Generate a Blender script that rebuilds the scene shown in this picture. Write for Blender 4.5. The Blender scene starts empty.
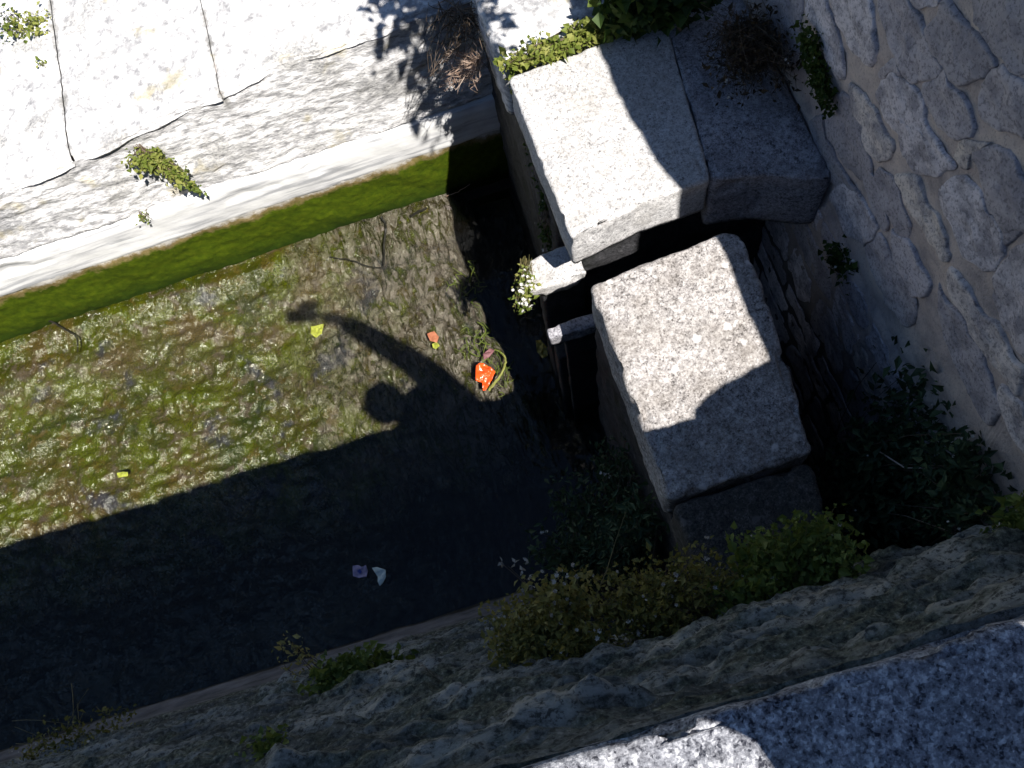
import bpy, bmesh, math, random
from mathutils import Vector, noise, Matrix
R = math.radians
C = bpy.context.scene.collection
scene = bpy.context.scene
rnd = random.Random(11)

# ------------------------------------------------------------------ camera
F, TILT, ROLL, CAMH = 887.0, R(21), R(17), 3.5
cam_d = bpy.data.cameras.new('camera'); cam = bpy.data.objects.new('camera', cam_d); C.objects.link(cam)
cam_d.sensor_width = 36; cam_d.lens = F/1024*36; cam_d.clip_start = .01; cam_d.clip_end = 500
r0 = Vector((1, 0, 0)); u0 = Vector((0, math.cos(TILT), math.sin(TILT))); dv = Vector((0, math.sin(TILT), -math.cos(TILT)))
cr = r0*math.cos(ROLL) - u0*math.sin(ROLL); cu = r0*math.sin(ROLL) + u0*math.cos(ROLL)
m = Matrix((cr, cu, -dv)).transposed().to_4x4(); m.translation = (0, 0, CAMH); cam.matrix_world = m
scene.camera = cam

def at(px, py, z):
    """the point of the place seen at a pixel of the survey photograph, at height z"""
    dx, dy = px-512, 384-py
    v = cr*dx + cu*dy + dv*F
    return Vector((0, 0, CAMH)) + v*((z-CAMH)/v.z)
def at_x(px, py, x):
    dx, dy = px-512, 384-py
    v = cr*dx + cu*dy + dv*F
    return Vector((0, 0, CAMH)) + v*(x/v.x)

# ------------------------------------------------------------------ light
SUN = Vector((.2473, -.5564, 1)).normalized()          # towards the sun
sd = bpy.data.lights.new('sun', 'SUN'); sd.energy = 5.0; sd.angle = R(.5); sd.color = (1, .96, .90)
so = bpy.data.objects.new('sun', sd); C.objects.link(so); so.rotation_euler = SUN.to_track_quat('Z', 'Y').to_euler(); so.location = (2, -5, 9)
w = bpy.data.worlds.new('World'); scene.world = w; w.use_nodes = True
nt = w.node_tree; bg = nt.nodes['Background']
sky = nt.nodes.new('ShaderNodeTexSky'); sky.sky_type = 'NISHITA'; sky.sun_disc = False
sky.sun_elevation = math.asin(SUN.z); sky.sun_rotation = math.atan2(SUN.x, SUN.y); sky.air_density = 1.0; sky.dust_density = .2; sky.ozone_density = 6.0
nt.links.new(sky.outputs[0], bg.inputs[0]); bg.inputs[1].default_value = .05
vs = scene.view_settings; vs.view_transform = 'Standard'; vs.look = 'None'; vs.exposure = .98; vs.gamma = 1
scene.cycles.max_bounces = 6; scene.cycles.diffuse_bounces = 3; scene.cycles.transparent_max_bounces = 8
scene.cycles.use_denoising = True; scene.cycles.sample_clamp_indirect = 4; scene.cycles.caustics_reflective = False; scene.cycles.caustics_refractive = False

# ------------------------------------------------------------------ node helpers
class Mat:
    def __init__(s, name):
        s.m = bpy.data.materials.new(name); s.m.use_nodes = True
        s.t = s.m.node_tree; s.n = s.t.nodes; s.b = s.n['Principled BSDF']; s.out = s.n['Material Output']
        s.geo = s.n.new('ShaderNodeNewGeometry'); s.pos = s.geo.outputs['Position']
    def link(s, a, b): s.t.links.new(a, b)
    def put(s, sock, v):
        if hasattr(v, 'is_output'): s.link(v, sock)
        elif isinstance(v, (tuple, list)) and len(v) == 3 and sock.type == 'RGBA': sock.default_value = (*v, 1)
        else: sock.default_value = v
    def warp(s, amt, scale):
        n = s.n.new('ShaderNodeTexNoise'); s.link(s.pos, n.inputs['Vector']); n.inputs['Scale'].default_value = scale; n.inputs['Detail'].default_value = 3
        m_ = s.n.new('ShaderNodeVectorMath'); m_.operation = 'MULTIPLY_ADD'; s.link(n.outputs[1], m_.inputs[0]); m_.inputs[1].default_value = (amt,)*3; s.link(s.pos, m_.inputs[2])
        return m_.outputs[0]
    def scale(s, sx, sy, sz, rot=0, src=None):
        n = s.n.new('ShaderNodeMapping'); n.inputs['Scale'].default_value = (sx, sy, sz); n.inputs['Rotation'].default_value = (0, 0, rot)
        s.link(src or s.pos, n.inputs[0]); return n.outputs[0]
    def noise(s, scale, detail=4, rough=.55, vec=None, dist=0):
        n = s.n.new('ShaderNodeTexNoise'); s.link(vec or s.pos, n.inputs['Vector'])
        n.inputs['Scale'].default_value = scale; n.inputs['Detail'].default_value = detail
        n.inputs['Roughness'].default_value = rough; n.inputs['Distortion'].default_value = dist
        return n.outputs[0]
    def voro(s, scale, vec=None, feature='F1', out=0, rand=1):
        n = s.n.new('ShaderNodeTexVoronoi'); n.feature = feature; s.link(vec or s.pos, n.inputs['Vector'])
        n.inputs['Scale'].default_value = scale; n.inputs['Randomness'].default_value = rand
        return n.outputs[out]
    def ramp(s, f, stops, interp='LINEAR'):
        n = s.n.new('ShaderNodeValToRGB'); s.link(f, n.inputs[0]); e = n.color_ramp.elements; n.color_ramp.interpolation = interp
        while len(e) < len(stops): e.new(.5)
        for el, (p, c) in zip(e, stops):
            el.position = p
            el.color = (*c, 1) if isinstance(c, (tuple, list)) else (c, c, c, 1)
        return n.outputs[0]
    def mix(s, f, a, b, mode='MIX'):
        n = s.n.new('ShaderNodeMix'); n.data_type = 'RGBA'; n.blend_type = mode; n.clamp_factor = True
        s.put(n.inputs[0], f); s.put(n.inputs[6], a); s.put(n.inputs[7], b); return n.outputs[2]
    def math(s, op, a, b=0.0):
        n = s.n.new('ShaderNodeMath'); n.operation = op; s.put(n.inputs[0], a); s.put(n.inputs[1], b); return n.outputs[0]
    def bump(s, h, strength=.5, dist=.01, nrm=None):
        n = s.n.new('ShaderNodeBump'); n.inputs['Strength'].default_value = strength; n.inputs['Distance'].default_value = dist
        s.link(h, n.inputs['Height'])
        if nrm: s.link(nrm, n.inputs['Normal'])
        return n.outputs[0]
    def attr(s, name, out=2):
        n = s.n.new('ShaderNodeAttribute'); n.attribute_name = name; return n.outputs[out]
    def sep(s, k):
        n = s.n.new('ShaderNodeSeparateXYZ'); s.link(s.pos, n.inputs[0]); return n.outputs[k]
    def final(s, col, rough=.85, nrm=None, spec=.3, coat=0, coat_rough=.1):
        s.put(s.b.inputs['Base Color'], col); s.put(s.b.inputs['Roughness'], rough)
        s.b.inputs['Specular IOR Level'].default_value = spec
        s.b.inputs['Coat Weight'].default_value = coat; s.b.inputs['Coat Roughness'].default_value = coat_rough
        if nrm: s.link(nrm, s.b.inputs['Normal'])
        return s.m

def granite(name, base, dark, light, sc=70, dirt=(.16, .14, .1), dirt_amt=.5, lichen=.55, cover=.45, rough=.88):
    M = Mat(name)
    jit = M.warp(.006, 160)
    grain = M.noise(sc, 7, .78); crys = M.voro(sc*3.6, jit, 'F1', 1); big = M.noise(9, 5, .6); fine = M.noise(sc*5, 3, .7)
    f = M.math('ADD', M.math('MULTIPLY', grain, .80), M.math('MULTIPLY', crys, .20))
    f = M.math('ADD', f, M.math('MULTIPLY', M.math('SUBTRACT', big, .5), .16))
    col = M.ramp(f, [(cover-.11, dark), (cover-.03, [lerp(a, b, .55) for a, b in zip(dark, base)]), (cover+.05, base), (cover+.17, light)])
    col = M.mix(M.ramp(crys, [(.06, .7), (.12, 0)]), col, dark)
    blot = M.noise(6, 7, .72)
    col = M.mix(M.math('MULTIPLY', M.ramp(blot, [(.43, 0), (.66, 1)]), dirt_amt), col, dirt)
    wob = M.warp(.03, 40)
    lic = M.math('ADD', M.voro(17, wob), M.math('MULTIPLY', M.noise(120, 3), .12))
    lm = M.math('MULTIPLY', M.ramp(lic, [(.2, 1), (.3, 0)]), M.ramp(M.voro(17, wob, 'F1', 1), [(.60, 0), (.64, lichen)]))
    col = M.mix(lm, col, [min(1, c*1.15) for c in light])
    h = M.math('ADD', M.math('MULTIPLY', grain, .8), M.math('MULTIPLY', fine, .3))
    return M.final(col, rough, M.bump(h, .7, .010), .25)

# ------------------------------------------------------------------ mesh helpers
def tag(o, label=None, cat=None, group=None, kind=None):
    if label: o['label'] = label
    if cat: o['category'] = cat
    if group: o['group'] = group
    if kind: o['kind'] = kind
    return o
def empty(name, loc, label, cat, group=None):
    o = bpy.data.objects.new(name, None); o.empty_display_size = .1; o.location = loc; C.objects.link(o)
    return tag(o, label, cat, group)
def mesh(name, verts, faces, mat, parent=None, smooth=True, tint=None):
    me = bpy.data.meshes.new(name); 
    off = Vector(parent_loc(parent)) if parent else Vector((0, 0, 0))
    me.from_pydata([tuple(Vector(v)-off) for v in verts], [], faces)
    if tint is not None:
        a = me.attributes.new('tint', 'FLOAT', 'POINT'); a.data.foreach_set('value', tint)
    if smooth: me.polygons.foreach_set('use_smooth', [True]*len(me.polygons))
    me.update(); me.materials.append(mat)
    o = bpy.data.objects.new(name, me); C.objects.link(o)
    if parent: o.parent = parent
    return o
def parent_loc(p):
    v = Vector(p.location)
    while p.parent: p = p.parent; v = v + p.location
    return v
def fbm(v, o=4): return noise.fractal(Vector(v), 1.0, 2.0, o)      # about -1..1
def ridged(v, o=4): return noise.ridged_multi_fractal(Vector(v), 1.0, 2.0, o, 1.0, 2.0)
def lerp(a, b, t): return a+(b-a)*t
def interp(pts, t):
    if t <= pts[0][0]: return pts[0][1]
    for (a, va), (b, vb) in zip(pts, pts[1:]):
        if t <= b: return lerp(va, vb, (t-a)/(b-a))
    return pts[-1][1]
def grid(name, nu, nv, fn, mat, parent=None, flip=False, smooth=True, skip=None):
    V = [fn(i/nu, j/nv) for j in range(nv+1) for i in range(nu+1)]; T = None
    if len(V[0]) == 4: T = [v[3] for v in V]; V = [v[:3] for v in V]
    Fs = []
    for j in range(nv):
        for i in range(nu):
            if skip and skip((i+.5)/nu, (j+.5)/nv): continue
            a = j*(nu+1)+i; q = (a, a+1, a+nu+2, a+nu+1)
            Fs.append(q[::-1] if flip else q)
    return mesh(name, V, Fs, mat, parent, smooth, T)

def outline(corners, res):
    """corners: (x, y, radius) counter-clockwise -> dense rounded outline"""
    P = []
    n = len(corners)
    for i in range(n):
        p0, p1, p2 = [Vector(corners[(i+k) % n][:2]) for k in (-1, 0, 1)]
        r = corners[i][2]
        a = (p0-p1).normalized(); b = (p2-p1).normalized()
        if r <= 0: P.append(p1); continue
        ang = a.angle(b); d = min(r/math.tan(ang/2), (p0-p1).length*.45, (p2-p1).length*.45)
        k = max(3, int(r*1.6/res))
        for q in range(k+1):
            t = q/k; P.append((p1+a*d)*(1-t)**2 + p1*2*t*(1-t) + (p1+b*d)*t**2)
    D = []
    for i in range(len(P)):
        p, q = P[i], P[(i+1) % len(P)]
        k = max(1, int((q-p).length/res))
        for j in range(k): D.append(p.lerp(q, j/k))
    return D
def block(name, corners, z0, z1, mat, parent=None, edge=.02, res=.014, amp=.004, chip=.012, tilt=None, under=None, seed=0):
    """a hewn stone: rounded outline, eased upper edge, worn and chipped surface"""
    O = outline([(x, y, max(r, edge*1.5)) for x, y, r in corners], res); n = len(O)
    c = sum(O, Vector((0, 0)))/n
    N = []
    for i in range(n):
        t = (O[(i+1) % n]-O[i-1]).normalized(); N.append(Vector((t.y, -t.x)))
    rings = []
    nz = max(2, int((z1-z0-edge)/(res*1.3)))
    for j in range(nz+1):
        z = lerp(z0, z1-edge, j/nz); ins = under(z) if under else 0
        rings.append([Vector((p.x-q.x*ins, p.y-q.y*ins, z)) for p, q in zip(O, N)])
    for k in range(1, 5):
        a = k/4*math.pi/2; ins = edge*(1-math.cos(a)); z = z1-edge+edge*math.sin(a)
        rings.append([Vector((p.x-q.x*ins, p.y-q.y*ins, z)) for p, q in zip(O, N)])
    inner = rings[-1]; rad = max((Vector(p[:2])-c).length for p in inner); nc = int(rad/res)
    for k in range(1, nc):
        s = 1-k/nc
        rings.append([Vector((c.x+(p.x-c.x)*s, c.y+(p.y-c.y)*s, z1)) for p in inner])
    V, Fs = [], []
    so = Vector((seed*3.1, seed*1.7, seed*.9))
    for ri, ring in enumerate(rings):
        for i, p in enumerate(ring):
            top = ri > nz+2; rim = nz-3 <= ri <= nz+6
            nrm = Vector((0, 0, 1)) if top else Vector((N[i].x, N[i].y, .2 if rim else 0))
            d = amp*(fbm((p+so)*9, 4) + .5*fbm((p+so)*32, 3))
            if rim:
                d -= chip*max(0, fbm((p+so)*14, 3)-.18)*1.6
            q = p+nrm*d
            if tilt: q.z += tilt(p.x, p.y)*((p.z-z0)/(z1-z0))
            V.append(q)
    R_ = len(rings)
    for r in range(R_-1):
        for i in range(n):
            Fs.append((r*n+i, r*n+(i+1) % n, (r+1)*n+(i+1) % n, (r+1)*n+i))
    V.append(Vector((c.x, c.y, z1 + (tilt(c.x, c.y) if tilt else 0)))); k = len(V)-1
    for i in range(n): Fs.append(((R_-1)*n+i, (R_-1)*n+(i+1) % n, k))
    Fs.append(tuple(range(n-1, -1, -1)))
    return mesh(name, V, Fs, mat, parent)

class MB:
    def __init__(s): s.v, s.f, s.t = [], [], []
    def tube(s, pts, r0_, r1_=None, n=4, tint=.5):
        r1_ = r0_ if r1_ is None else r1_; base = len(s.v); k = len(pts)
        for i, p in enumerate(pts):
            p = Vector(p); d = (Vector(pts[min(i+1, k-1)])-Vector(pts[max(i-1, 0)])).normalized()
            a = d.cross(Vector((.3, .8, .5))).normalized(); b = d.cross(a)
            r = lerp(r0_, r1_, i/max(1, k-1))
            for q in range(n):
                an = q/n*math.tau; s.v.append(p+(a*math.cos(an)+b*math.sin(an))*r); s.t.append(tint)
        for i in range(k-1):
            for q in range(n):
                s.f.append((base+i*n+q, base+i*n+(q+1) % n, base+(i+1)*n+(q+1) % n, base+(i+1)*n+q))
        s.f.append(tuple(base+q for q in range(n-1, -1, -1))); s.f.append(tuple(base+(k-1)*n+q for q in range(n)))
    def leaf(s, p, d, up, L, W, tint, fold=.25):
        d = d.normalized(); sd_ = d.cross(up)
        if sd_.length < 1e-4: sd_ = d.cross(Vector((1, .2, 0)))
        sd_.normalize(); nn = sd_.cross(d)
        b = len(s.v)
        s.v += [p, p+d*L*.42+sd_*W*.5+nn*W*fold, p+d*L-nn*W*.15, p+d*L*.42-sd_*W*.5+nn*W*fold, p+d*L*.5]
        s.t += [tint]*5
        s.f += [(b, b+4, b+1), (b+1, b+4, b+2), (b, b+3, b+4), (b+3, b+2, b+4)]
    def dot(s, p, r, tint=.5):
        b = len(s.v)
        for x, y, z in ((1, 0, 0), (0, 1, 0), (-1, 0, 0), (0, -1, 0), (0, 0, 1), (0, 0, -.6)):
            s.v.append(p+Vector((x, y, z))*r*rnd.uniform(.7, 1.2)); s.t.append(tint)
        for a, c in ((0, 1), (1, 2), (2, 3), (3, 0)): s.f += [(b+a, b+c, b+4), (b+c, b+a, b+5)]
    def build(s, name, mat, parent=None, smooth=False): return mesh(name, s.v, s.f, mat, parent, smooth, s.t)

def leaf_mat(name, c0, c1, c2, trans=.35, rough=.6):
    M = Mat(name); t = M.attr('tint')
    col = M.ramp(t, [(0, c0), (.5, c1), (1, c2)])
    M.final(col, rough, None, .3)
    tr = M.n.new('ShaderNodeBsdfTranslucent'); M.link(col, tr.inputs[0])
    ms = M.n.new('ShaderNodeMixShader'); ms.inputs[0].default_value = trans
    M.link(M.b.outputs[0], ms.inputs[1]); M.link(tr.outputs[0], ms.inputs[2]); M.link(ms.outputs[0], M.out.inputs[0])
    return M.m
def flat_mat(name, col, rough=.6, spec=.3, var=.25, sc=30, coat=0):
    M = Mat(name); n = M.noise(sc, 4, .6)
    c = M.mix(M.ramp(n, [(.3, 0), (.7, 1)]), [x*(1-var) for x in col], [min(1, x*(1+var)) for x in col])
    return M.final(c, rough, M.bump(n, .3, .004), spec, coat)

# ------------------------------------------------------------------ materials
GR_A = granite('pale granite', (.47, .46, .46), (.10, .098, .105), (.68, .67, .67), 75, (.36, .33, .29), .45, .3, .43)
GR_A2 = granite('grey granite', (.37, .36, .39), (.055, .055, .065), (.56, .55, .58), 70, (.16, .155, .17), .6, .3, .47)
GR_B = granite('warm lichened granite', (.40, .375, .365), (.06, .055, .055), (.66, .63, .61), 66, (.20, .175, .15), .6, .9, .462)
GR_B2 = granite('dark granite', (.085, .08, .072), (.025, .025, .026), (.18, .17, .165), 70, (.035, .033, .026), .8, .5, .48)  # much darker than the cap stone next to it
GR_P = granite('coarse parapet granite', (.31, .315, .345), (.02, .022, .034), (.72, .72, .74), 74, (.13, .125, .125), .35, .6, .485)
SHAFT = granite('damp shade-dark pier stone', (.045, .045, .05), (.012, .012, .014), (.09, .088, .095), 60, (.012, .014, .010), .9, .0, .47, .7)  # damp stone, its colour darkened to hold the shade under the caps

def far_wall_mat():
    M = Mat('whitewashed weathered stone')
    st = M.scale(1, 1, 3); n1 = M.noise(22, 6, .7, st); n2 = M.noise(4.5, 5, .6); n3 = M.noise(95, 3, .7)
    col = M.ramp(n1, [(.34, (.24, .238, .245)), (.44, (.42, .415, .42)), (.52, (.66, .65, .65)), (.64, (.78, .77, .76))])
    col = M.mix(M.ramp(n2, [(.53, 0), (.64, .8)]), col, M.mix(M.ramp(n3, [(.38, 0), (.58, 1)]), (.17, .168, .172), (.46, .45, .43)))
    for xj in (-1.306, -.6965):
        dj = M.math('ADD', M.math('ABSOLUTE', M.math('ADD', M.sep(0), -xj)), M.math('MULTIPLY', M.noise(16, 5, .7), .07))
        col = M.mix(M.math('MULTIPLY', M.ramp(dj, [(.025, .9), (.055, 0)]), M.ramp(M.sep(2), [(.86, 0), (.93, 1)])), col, (.13, .125, .11))
    col = M.mix(M.math('MULTIPLY', M.ramp(M.noise(1.9, 6, .7), [(.50, 0), (.60, .75)]), M.ramp(M.noise(34, 5, .75), [(.40, 0), (.55, 1)])), col, (.22, .22, .23))
    yl = M.noise(7, 3); col = M.mix(M.ramp(yl, [(.62, 0), (.7, .5)]), col, (.42, .36, .2))
    return M.final(col, .9, M.bump(M.math('ADD', n1, M.math('MULTIPLY', n3, .4)), .7, .012), .2)
FARW = far_wall_mat()
def plinth_mat():
    M = Mat('smooth pale render')
    s = M.scale(1.2, 8, 14); n = M.noise(2.6, 5, .6, s, .3); n2 = M.noise(70, 3)
    col = M.ramp(n, [(.36, (.36, .365, .38)), (.48, (.60, .60, .605)), (.62, (.70, .70, .69))])
    z = M.sep(2); edge = M.math('ADD', z, M.math('MULTIPLY', M.noise(9, 4), .05))
    return M.final(col, .85, M.bump(n2, .25, .004), .25)
PLINTH = plinth_mat()
def moss_mat():
    M = Mat('green waterline moss')
    n = M.noise(30, 6, .75); n2 = M.noise(200, 2, .6); big = M.noise(3, 3)
    col = M.ramp(n, [(.3, (.024, .042, .0012)), (.5, (.044, .068, .0015)), (.7, (.068, .090, .003))])
    z = M.math('ADD', M.sep(2), M.math('ADD', M.math('MULTIPLY', M.math('SUBTRACT', M.noise(7, 6, .75), .5), .13), M.math('MULTIPLY', M.math('SUBTRACT', M.noise(26, 4, .6, M.scale(1, 1, .3)), .5), .05)))
    low = M.ramp(z, [(.0, (.008, .02, .0015)), (.13, (.5, .5, .5))]); 
    col = M.mix(M.ramp(z, [(.0, .8), (.12, 0)]), col, (.007, .02, .0015))
    col = M.mix(M.ramp(z, [(.275, 0), (.30, 1)]), col, M.mix(M.noise(40), (.12, .085, .02), (.26, .2, .10)))
    col = M.mix(M.ramp(z, [(.305, 0), (.335, 1)]), col, (.50, .48, .45))
    return M.final(col, .95, M.bump(M.math('ADD', M.math('MULTIPLY', n, .5), n2), .6, .006), .1)
MOSS = moss_mat()
def rubble_mat():
    M = Mat('rubble stone'); t = M.attr('tint')
    base = M.ramp(t, [(0, (.30, .285, .30)), (.35, (.42, .39, .41)), (.6, (.52, .48, .50)), (.8, (.70, .65, .67)), (1, (.68, .60, .53))])
    n = M.noise(14, 6, .7); n2 = M.noise(110, 4, .7)
    col = M.mix(M.ramp(n, [(.40, .8), (.56, 0)]), base, (.25, .235, .26))
    col = M.mix(M.ramp(n2, [(.38, .55), (.5, 0)]), col, (.07, .068, .08))
    return M.final(col, .9, M.bump(M.math('ADD', n, M.math('MULTIPLY', n2, .35)), .4, .012), .2)
RUBBLE = rubble_mat()
def mortar_mat():
    M = Mat('sandy mortar'); n = M.noise(12, 6, .65); n2 = M.noise(140, 3, .7)
    col = M.ramp(n, [(.33, (.32, .285, .28)), (.5, (.48, .41, .38)), (.66, (.60, .51, .45))])
    col = M.mix(M.ramp(n2, [(.34, .4), (.46, 0)]), col, (.16, .15, .15))
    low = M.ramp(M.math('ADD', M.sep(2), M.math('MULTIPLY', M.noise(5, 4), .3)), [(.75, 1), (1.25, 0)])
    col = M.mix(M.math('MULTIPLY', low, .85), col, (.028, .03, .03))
    return M.final(col, .92, M.bump(M.math('ADD', n, n2), .5, .008), .15)
MORTAR = mortar_mat()
def bank_mat():
    M = Mat('mossy weathered rock')
    s = M.scale(5, 16, 16, R(8)); n = M.noise(1.5, 9, .72, s, .8); n2 = M.noise(75, 5, .75); n3 = M.noise(3.4, 6, .65, M.scale(1, 2.2, 2.2, R(8)))
    t = M.attr('tint')
    stone = M.ramp(t, [(0, (.10, .106, .10)), (.35, (.25, .262, .25)), (.6, (.33, .335, .31)), (.85, (.36, .355, .32)), (1, (.40, .385, .34))])
    col = M.mix(M.ramp(n, [(.38, .9), (.52, 0)]), stone, (.06, .066, .06))
    col = M.mix(M.ramp(n, [(.60, 0), (.72, .35)]), col, (.42, .40, .36))
    col = M.mix(M.ramp(n3, [(.46, 0), (.56, .85)]), col, M.mix(M.ramp(n2, [(.4, 0), (.6, 1)]), (.03, .036, .028), (.13, .145, .105)))
    col = M.mix(M.ramp(n2, [(.40, .85), (.49, 0)]), col, (.035, .038, .035))
    col = M.mix(M.ramp(n2, [(.56, 0), (.66, .5)]), col, (.42, .41, .38))
    z = M.math('ADD', M.sep(2), M.math('MULTIPLY', M.noise(6, 3), .12))
    smooth = M.mix(M.ramp(M.noise(5, 6, .65, M.scale(1, 3, 3)), [(.35, 0), (.65, 1)]), (.10, .10, .105), (.25, .25, .265))
    col = M.mix(M.ramp(z, [(.42, 1), (.52, 0)]), col, smooth)
    col = M.mix(M.ramp(z, [(.10, .9), (.14, 0)]), col, (.018, .02, .016))
    return M.final(col, .92, M.bump(M.math('ADD', n, M.math('MULTIPLY', n2, .45)), .8, .018), .15)
BANK = bank_mat()
def bed_mat():
    M = Mat('algae covered stream bed')
    big = M.noise(3.2, 5, .62, None, .6); mid = M.noise(11, 5, .65, None, 1.0); fine = M.noise(75, 4, .7)
    flow = M.noise(7, 5, .7, M.scale(3.6, 1.5, 1, R(35)), 1.4)
    col = M.ramp(big, [(.36, (.020, .028, .002)), (.5, (.046, .046, .004)), (.6, (.060, .041, .013))])
    col = M.mix(M.ramp(mid, [(.52, 0), (.62, .8)]), col, (.075, .055, .046))
    col = M.mix(M.ramp(M.noise(6, 4, .6), [(.50, 0), (.60, .9)]), col, (.056, .066, .001))
    col = M.mix(M.ramp(M.noise(13, 4, .65, M.scale(1, 1, 1, 1.3)), [(.57, 0), (.64, .7)]), col, (.075, .052, .012))
    col = M.mix(M.ramp(M.noise(5.1, 5, .65, M.scale(1, 1, 1, .7)), [(.58, 0), (.66, .85)]), col, (.030, .030, .044))
    px = M.ramp(M.math('ADD', M.math('ADD', M.sep(0), .5), M.math('MULTIPLY', M.noise(4, 4, .6), 1.0)), [(.0, 0), (.75, 1)])
    col = M.mix(M.math('MULTIPLY', px, M.ramp(flow, [(.42, .0), (.54, .9)])), col, (.15, .125, .112))  # silvery water sheen near the outfall put into the bed colour
    col = M.mix(M.ramp(fine, [(.32, .6), (.43, 0)]), col, (.010, .011, .004))
    col = M.mix(M.ramp(M.math('ADD', M.sep(2), .30), [(.05, .92), (.15, 0)]), col, (.009, .010, .009))  # shade by the pier and near side put into the colour of sunk parts
    h = M.math('ADD', M.math('ADD', M.math('MULTIPLY', fine, .3), mid), M.math('MULTIPLY', flow, .6))
    # wet film over the algae: small leaf sized facets, some of which throw the sun back; streakier where the outfall runs
    def facets(vec, sc, amp):
        c = M.voro(sc, vec, 'F1', 1)
        a = M.n.new('ShaderNodeVectorMath'); a.operation = 'SUBTRACT'; M.link(c, a.inputs[0]); a.inputs[1].default_value = (.5, .5, .5)
        b = M.n.new('ShaderNodeVectorMath'); b.operation = 'MULTIPLY'; M.link(a.outputs[0], b.inputs[0]); b.inputs[1].default_value = (amp, amp, .2)
        return b.outputs[0]
    st = M.scale(2.4, 1, 1, R(38), M.warp(.07, 16))
    f1 = facets(M.warp(.005, 90), 115, 1.75); f2 = facets(st, 44, 1.45)
    pf = px
    sel = M.math('MULTIPLY', pf, M.ramp(flow, [(.40, .1), (.52, 1)]))
    wet = M.ramp(M.noise(7, 5, .65), [(.34, .2), (.50, 1)])
    fm = M.mix(sel, f1, f2)
    g1 = M.noise(52, 3, .6, None, .5); g2 = M.noise(24, 5, .62, st, .6)
    gh = M.math('ADD', M.math('MULTIPLY', g1, .62), M.math('MULTIPLY', M.math('MULTIPLY', g2, 2.4), M.math('ADD', M.math('MULTIPLY', sel, .8), .2)))
    film = M.bump(gh, 1, .0095, M.bump(h, .5, .010))
    ad = M.n.new('ShaderNodeVectorMath'); ad.operation = 'ADD'; M.link(film, ad.inputs[0]); M.link(fm, ad.inputs[1])
    nz = M.n.new('ShaderNodeVectorMath'); nz.operation = 'NORMALIZE'; M.link(ad.outputs[0], nz.inputs[0])
    m_ = M.final(col, .2, film, .45, 1.0, .24)
    M.put(M.b.inputs['Roughness'], M.ramp(sel, [(0, .17), (1, .24)]))
    M.put(M.b.inputs['Coat Roughness'], M.ramp(sel, [(0, .15), (1, .22)]))
    few = M.ramp(M.voro(115, M.warp(.005, 90), 'F1', 1), [(.34, 0), (.36, 1)])
    M.put(M.b.inputs['Coat Weight'], M.math('MULTIPLY', M.math('MAXIMUM', M.math('MULTIPLY', wet, few), M.math('MULTIPLY', sel, .75)), 1.0)); M.b.inputs['Coat IOR'].default_value = 1.62
    M.link(nz.outputs[0], M.b.inputs['Coat Normal'])
    return m_
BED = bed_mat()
def water_mat():
    M = Mat('clear shallow water')
    tr = M.n.new('ShaderNodeBsdfTransparent'); tr.inputs[0].default_value = (.90, .91, .84, 1)
    gl = M.n.new('ShaderNodeBsdfGlossy'); gl.inputs['Roughness'].default_value = .03
    a = M.noise(9, 3, .5, M.scale(1.6, 1, 1, R(35)), .6)
    nr = M.bump(a, .35, .012)
    M.link(nr, gl.inputs['Normal'])
    fr = M.n.new('ShaderNodeFresnel'); fr.inputs[0].default_value = 1.33; M.link(nr, fr.inputs['Normal'])
    ms = M.n.new('ShaderNodeMixShader'); M.link(fr.outputs[0], ms.inputs[0]); M.link(tr.outputs[0], ms.inputs[1]); M.link(gl.outputs[0], ms.inputs[2])
    M.link(ms.outputs[0], M.out.inputs[0]); M.n.remove(M.b)
    return M.m
WATER = water_mat()
def ground_mat(name, a, b):
    M = Mat(name); n = M.noise(2.5, 8, .7); n2 = M.noise(40, 4, .7)
    return M.final(M.mix(M.ramp(n2, [(.3, 0), (.7, .5)]), M.ramp(n, [(.35, a), (.65, b)]), a), .95, M.bump(n2, .5, .02), .1)
GROUND = ground_mat('dry grass earth', (.05, .055, .02), (.13, .115, .06))
PAVE = ground_mat('worn paving', (.12, .115, .105), (.2, .19, .175))

L_BRIGHT = leaf_mat('bright weed leaves', (.05, .085, .01), (.15, .19, .03), (.32, .32, .09), .4)
L_IVY = leaf_mat('ivy leaves', (.018, .04, .008), (.05, .09, .015), (.12, .16, .03), .3)
L_DARK = leaf_mat('dark shrub leaves', (.02, .04, .02), (.045, .08, .035), (.08, .12, .05), .25)
L_OLIVE = leaf_mat('olive weed leaves', (.06, .07, .016), (.23, .21, .05), (.42, .36, .13), .35)
L_DRY = leaf_mat('dry weed leaves', (.035, .022, .012), (.06, .042, .02), (.09, .08, .03), .3)
L_GREEN = leaf_mat('green weed leaves', (.05, .08, .016), (.13, .18, .034), (.23, .27, .07), .35)
L_MOSS = leaf_mat('cushion moss leaves', (.02, .04, .003), (.04, .07, .005), (.06, .09, .01), .2)
STEM_B = leaf_mat('brown stems', (.05, .035, .022), (.09, .065, .045), (.16, .12, .09), 0)
STEM_G = leaf_mat('green stems', (.06, .06, .02), (.13, .11, .04), (.22, .18, .09), .1)
TWIG = leaf_mat('pale dead twigs', (.22, .14, .10), (.36, .26, .20), (.48, .38, .31), 0)
FLOWER = leaf_mat('white flowers', (.55, .55, .50), (.7, .68, .62), (.8, .78, .74), .3)
FLOWER_D = leaf_mat('faded seed heads', (.26, .25, .22), (.45, .43, .39), (.6, .57, .52), .2)

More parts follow.
